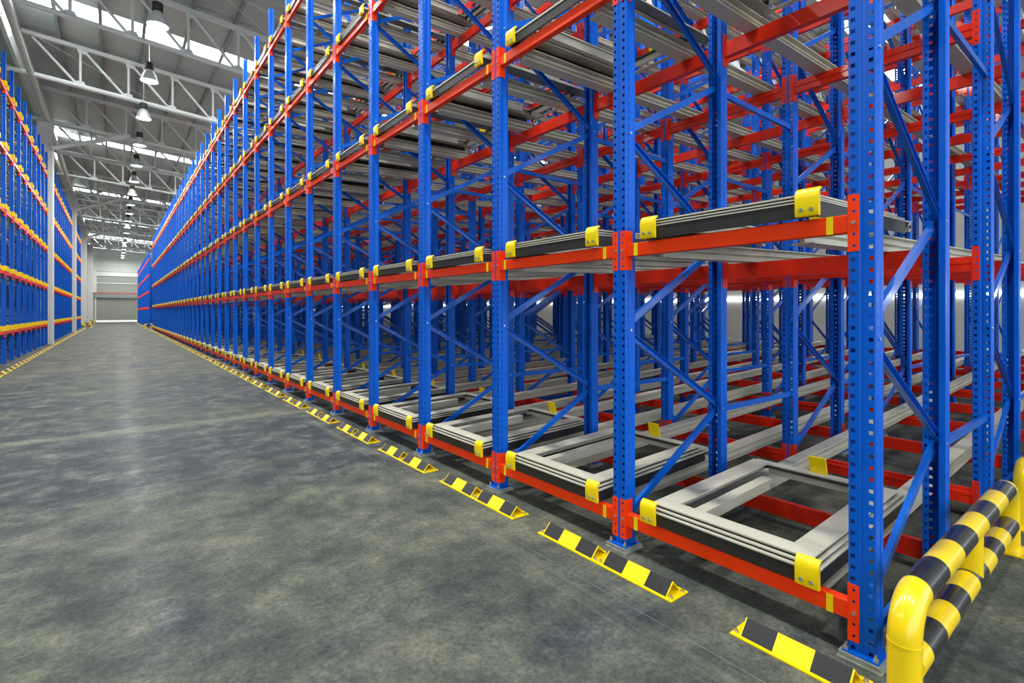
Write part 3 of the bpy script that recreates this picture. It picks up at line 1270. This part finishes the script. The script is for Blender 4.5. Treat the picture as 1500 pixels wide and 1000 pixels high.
def build_guide(detail):
    def f():
        b = MB()
        b.box(-.080, .080, -.266, .266, 0, .008, 'yellow')
        o = link('floor_guide', b.mesh('floor_guide', bevel=.0015))
        link('ridge', ridge_mb().mesh('ridge', fix=False), o, label='black and yellow banded ridge')
        if detail:
            for sx, sy in ((-1, -1), (1, -1), (-1, 1), (1, 1)):
                q = bolt_mb('z', sx * .052, sy * .247, .008, .011, .008)
                q.tube([(sx * .052, sy * .247, .014), (sx * .052, sy * .247, .026)], .0055, 8, 'steel')
                link('anchor_bolt', q.mesh('anchor_bolt'), o)
        return o
    return f


def whole_guide():
    b = MB()
    b.box(-.080, .080, -.266, .266, 0, .008, 'yellow')
    b.merge(ridge_mb())
    return b.mesh('floor_guide', fix=False)


G_NEAR, GFAR = Proto(build_guide(True)), whole_guide()
gx = 2.365
for i in range(NP - 1):
    base = 0.722 + (i) * 1.345
    for h in range(2):
        yc = base + .268 + h * .534
        if i == 0 and h == 1:
            yc = 0.99
        if i == 0 and h == 0:
            continue
        if i > 0:
            yc = 1.575 + (i - 1) * PIT + .266 + h * .534
        if i < 9:
            o = G_NEAR.place((gx, yc, 0))
        else:
            o = link('floor_guide', GFAR, None, (gx, yc, 0))
        tag(o, 'yellow and black floor guide, right side of aisle, %s from near corner' % nth(2 * i + h), 'floor guide', 'floor guides along the right rack')
for i in range(22):
    for h in range(2):
        yc = 58.5 + i * PIT + h * .534
        o = link('floor_guide', GFAR, None, (gx, yc, 0))
        tag(o, 'yellow and black floor guide before the end rack, %s after the gap' % nth(2 * i + h + 1), 'floor guide', 'floor guides along the end rack')
k = 0
y = 11.0
while y < 61:
    k += 1
    o = link('floor_guide', GFAR, None, (-2.165, y, 0))
    tag(o, 'yellow and black floor guide, left side of aisle, %s from the camera end' % nth(k), 'floor guide', 'floor guides along the left rack')
    y += .72


# ------------------------------------------------------------------ guardrails
def build_guardrail(L_=2.14, r=.055, zt=.415, zb=.17):
    root = bpy.data.objects.new('guardrail', None)
    COL.objects.link(root)
    R_ = .145
    pts, mats = [], []

    def seg(p, m):
        pts.append(p)
        mats.append(m)
    seg((0, 0, .008), 'pipe_yellow')
    seg((0, 0, zt - R_), 'pipe_yellow')
    for a in range(1, 10):
        q = math.pi / 2 * a / 10
        seg((R_ - R_ * math.cos(q), 0, zt - R_ + R_ * math.sin(q)), 'pipe_yellow')
    n = 7
    xs = [R_ + (L_ - 2 * R_) * k / n for k in range(n + 1)]
    for k, x in enumerate(xs):
        seg((x, 0, zt), 'pipe_black' if k % 2 == 0 and k < n else 'pipe_yellow')
    for a in range(1, 10):
        q = math.pi / 2 * a / 10
        seg((L_ - R_ + R_ * math.sin(q), 0, zt - R_ + R_ * math.cos(q)), 'pipe_yellow')
    seg((L_, 0, zt - R_), 'pipe_yellow')
    seg((L_, 0, .008), 'pipe_yellow')
    b = MB(); b.tube(pts, r, 32, 'pipe_yellow', seg_mats=mats[:-1])
    for z in (zt - R_,):
        b.tube([(0, 0, z - .004), (0, 0, z + .004)], r + .0015, 32, 'pipe_yellow')
    link('top_rail', b.mesh('top_rail', smooth=35), root)
    b = MB()
    xs = [r * .7] + [.16 + (L_ - .26) * k / 9 for k in range(9)] + [L_ - r * .7]
    b.tube([(x, 0, zb) for x in xs], r, 32, 'pipe_yellow', seg_mats=['pipe_yellow' if k % 2 == 0 else 'pipe_black' for k in range(len(xs) - 1)])
    link('lower_rail', b.mesh('lower_rail', smooth=35), root)
    b = MB(); b.tube([(L_ / 2, 0, zb), (L_ / 2, 0, zt - .01)], r * .96, 28, 'pipe_yellow')
    link('middle_post', b.mesh('middle_post', smooth=35), root)
    for x in (0, L_):
        b = MB(); b.box(x - .11, x + .11, -.10, .10, 0, .010, 'pipe_yellow')
        p = link('base_plate', b.mesh('base_plate', bevel=.002), root)
        for sx in (-1, 1):
            for sy in (-1, 1):
                link('anchor_bolt', bolt_mb('z', x + sx * .088, sy * .088, .010, .011, .012).mesh('anchor_bolt'), p)
    return root


GR = Proto(build_guardrail)
o = GR.place((2.36, .60, 0))
tag(o, 'yellow and black pipe guardrail at the near corner of the right rack', 'guardrail', 'yellow and black pipe guardrails')
o = GR.place((5.05, .60, 0))
tag(o, 'second pipe guardrail farther along the rack end, just past the first', 'guardrail', 'yellow and black pipe guardrails')
o = GR.place((2.1, 55.6, 0)); o.scale = (.42, .6, 1)
o.scale = (1, 1, 1)
tag(o, 'pipe guardrail in the gap before the lower end rack', 'guardrail', 'yellow and black pipe guardrails')
for k, (x, y) in enumerate(((-3.9, 62.6), (-4.2, 66.5), (-4.2, 84.5))):
    o = GR.place((x, y, 0))
    tag(o, 'pipe guardrail near the %s' % ['end of the left rack', 'third pillar on the left', 'fourth pillar on the left'][k], 'guardrail', 'yellow and black pipe guardrails')
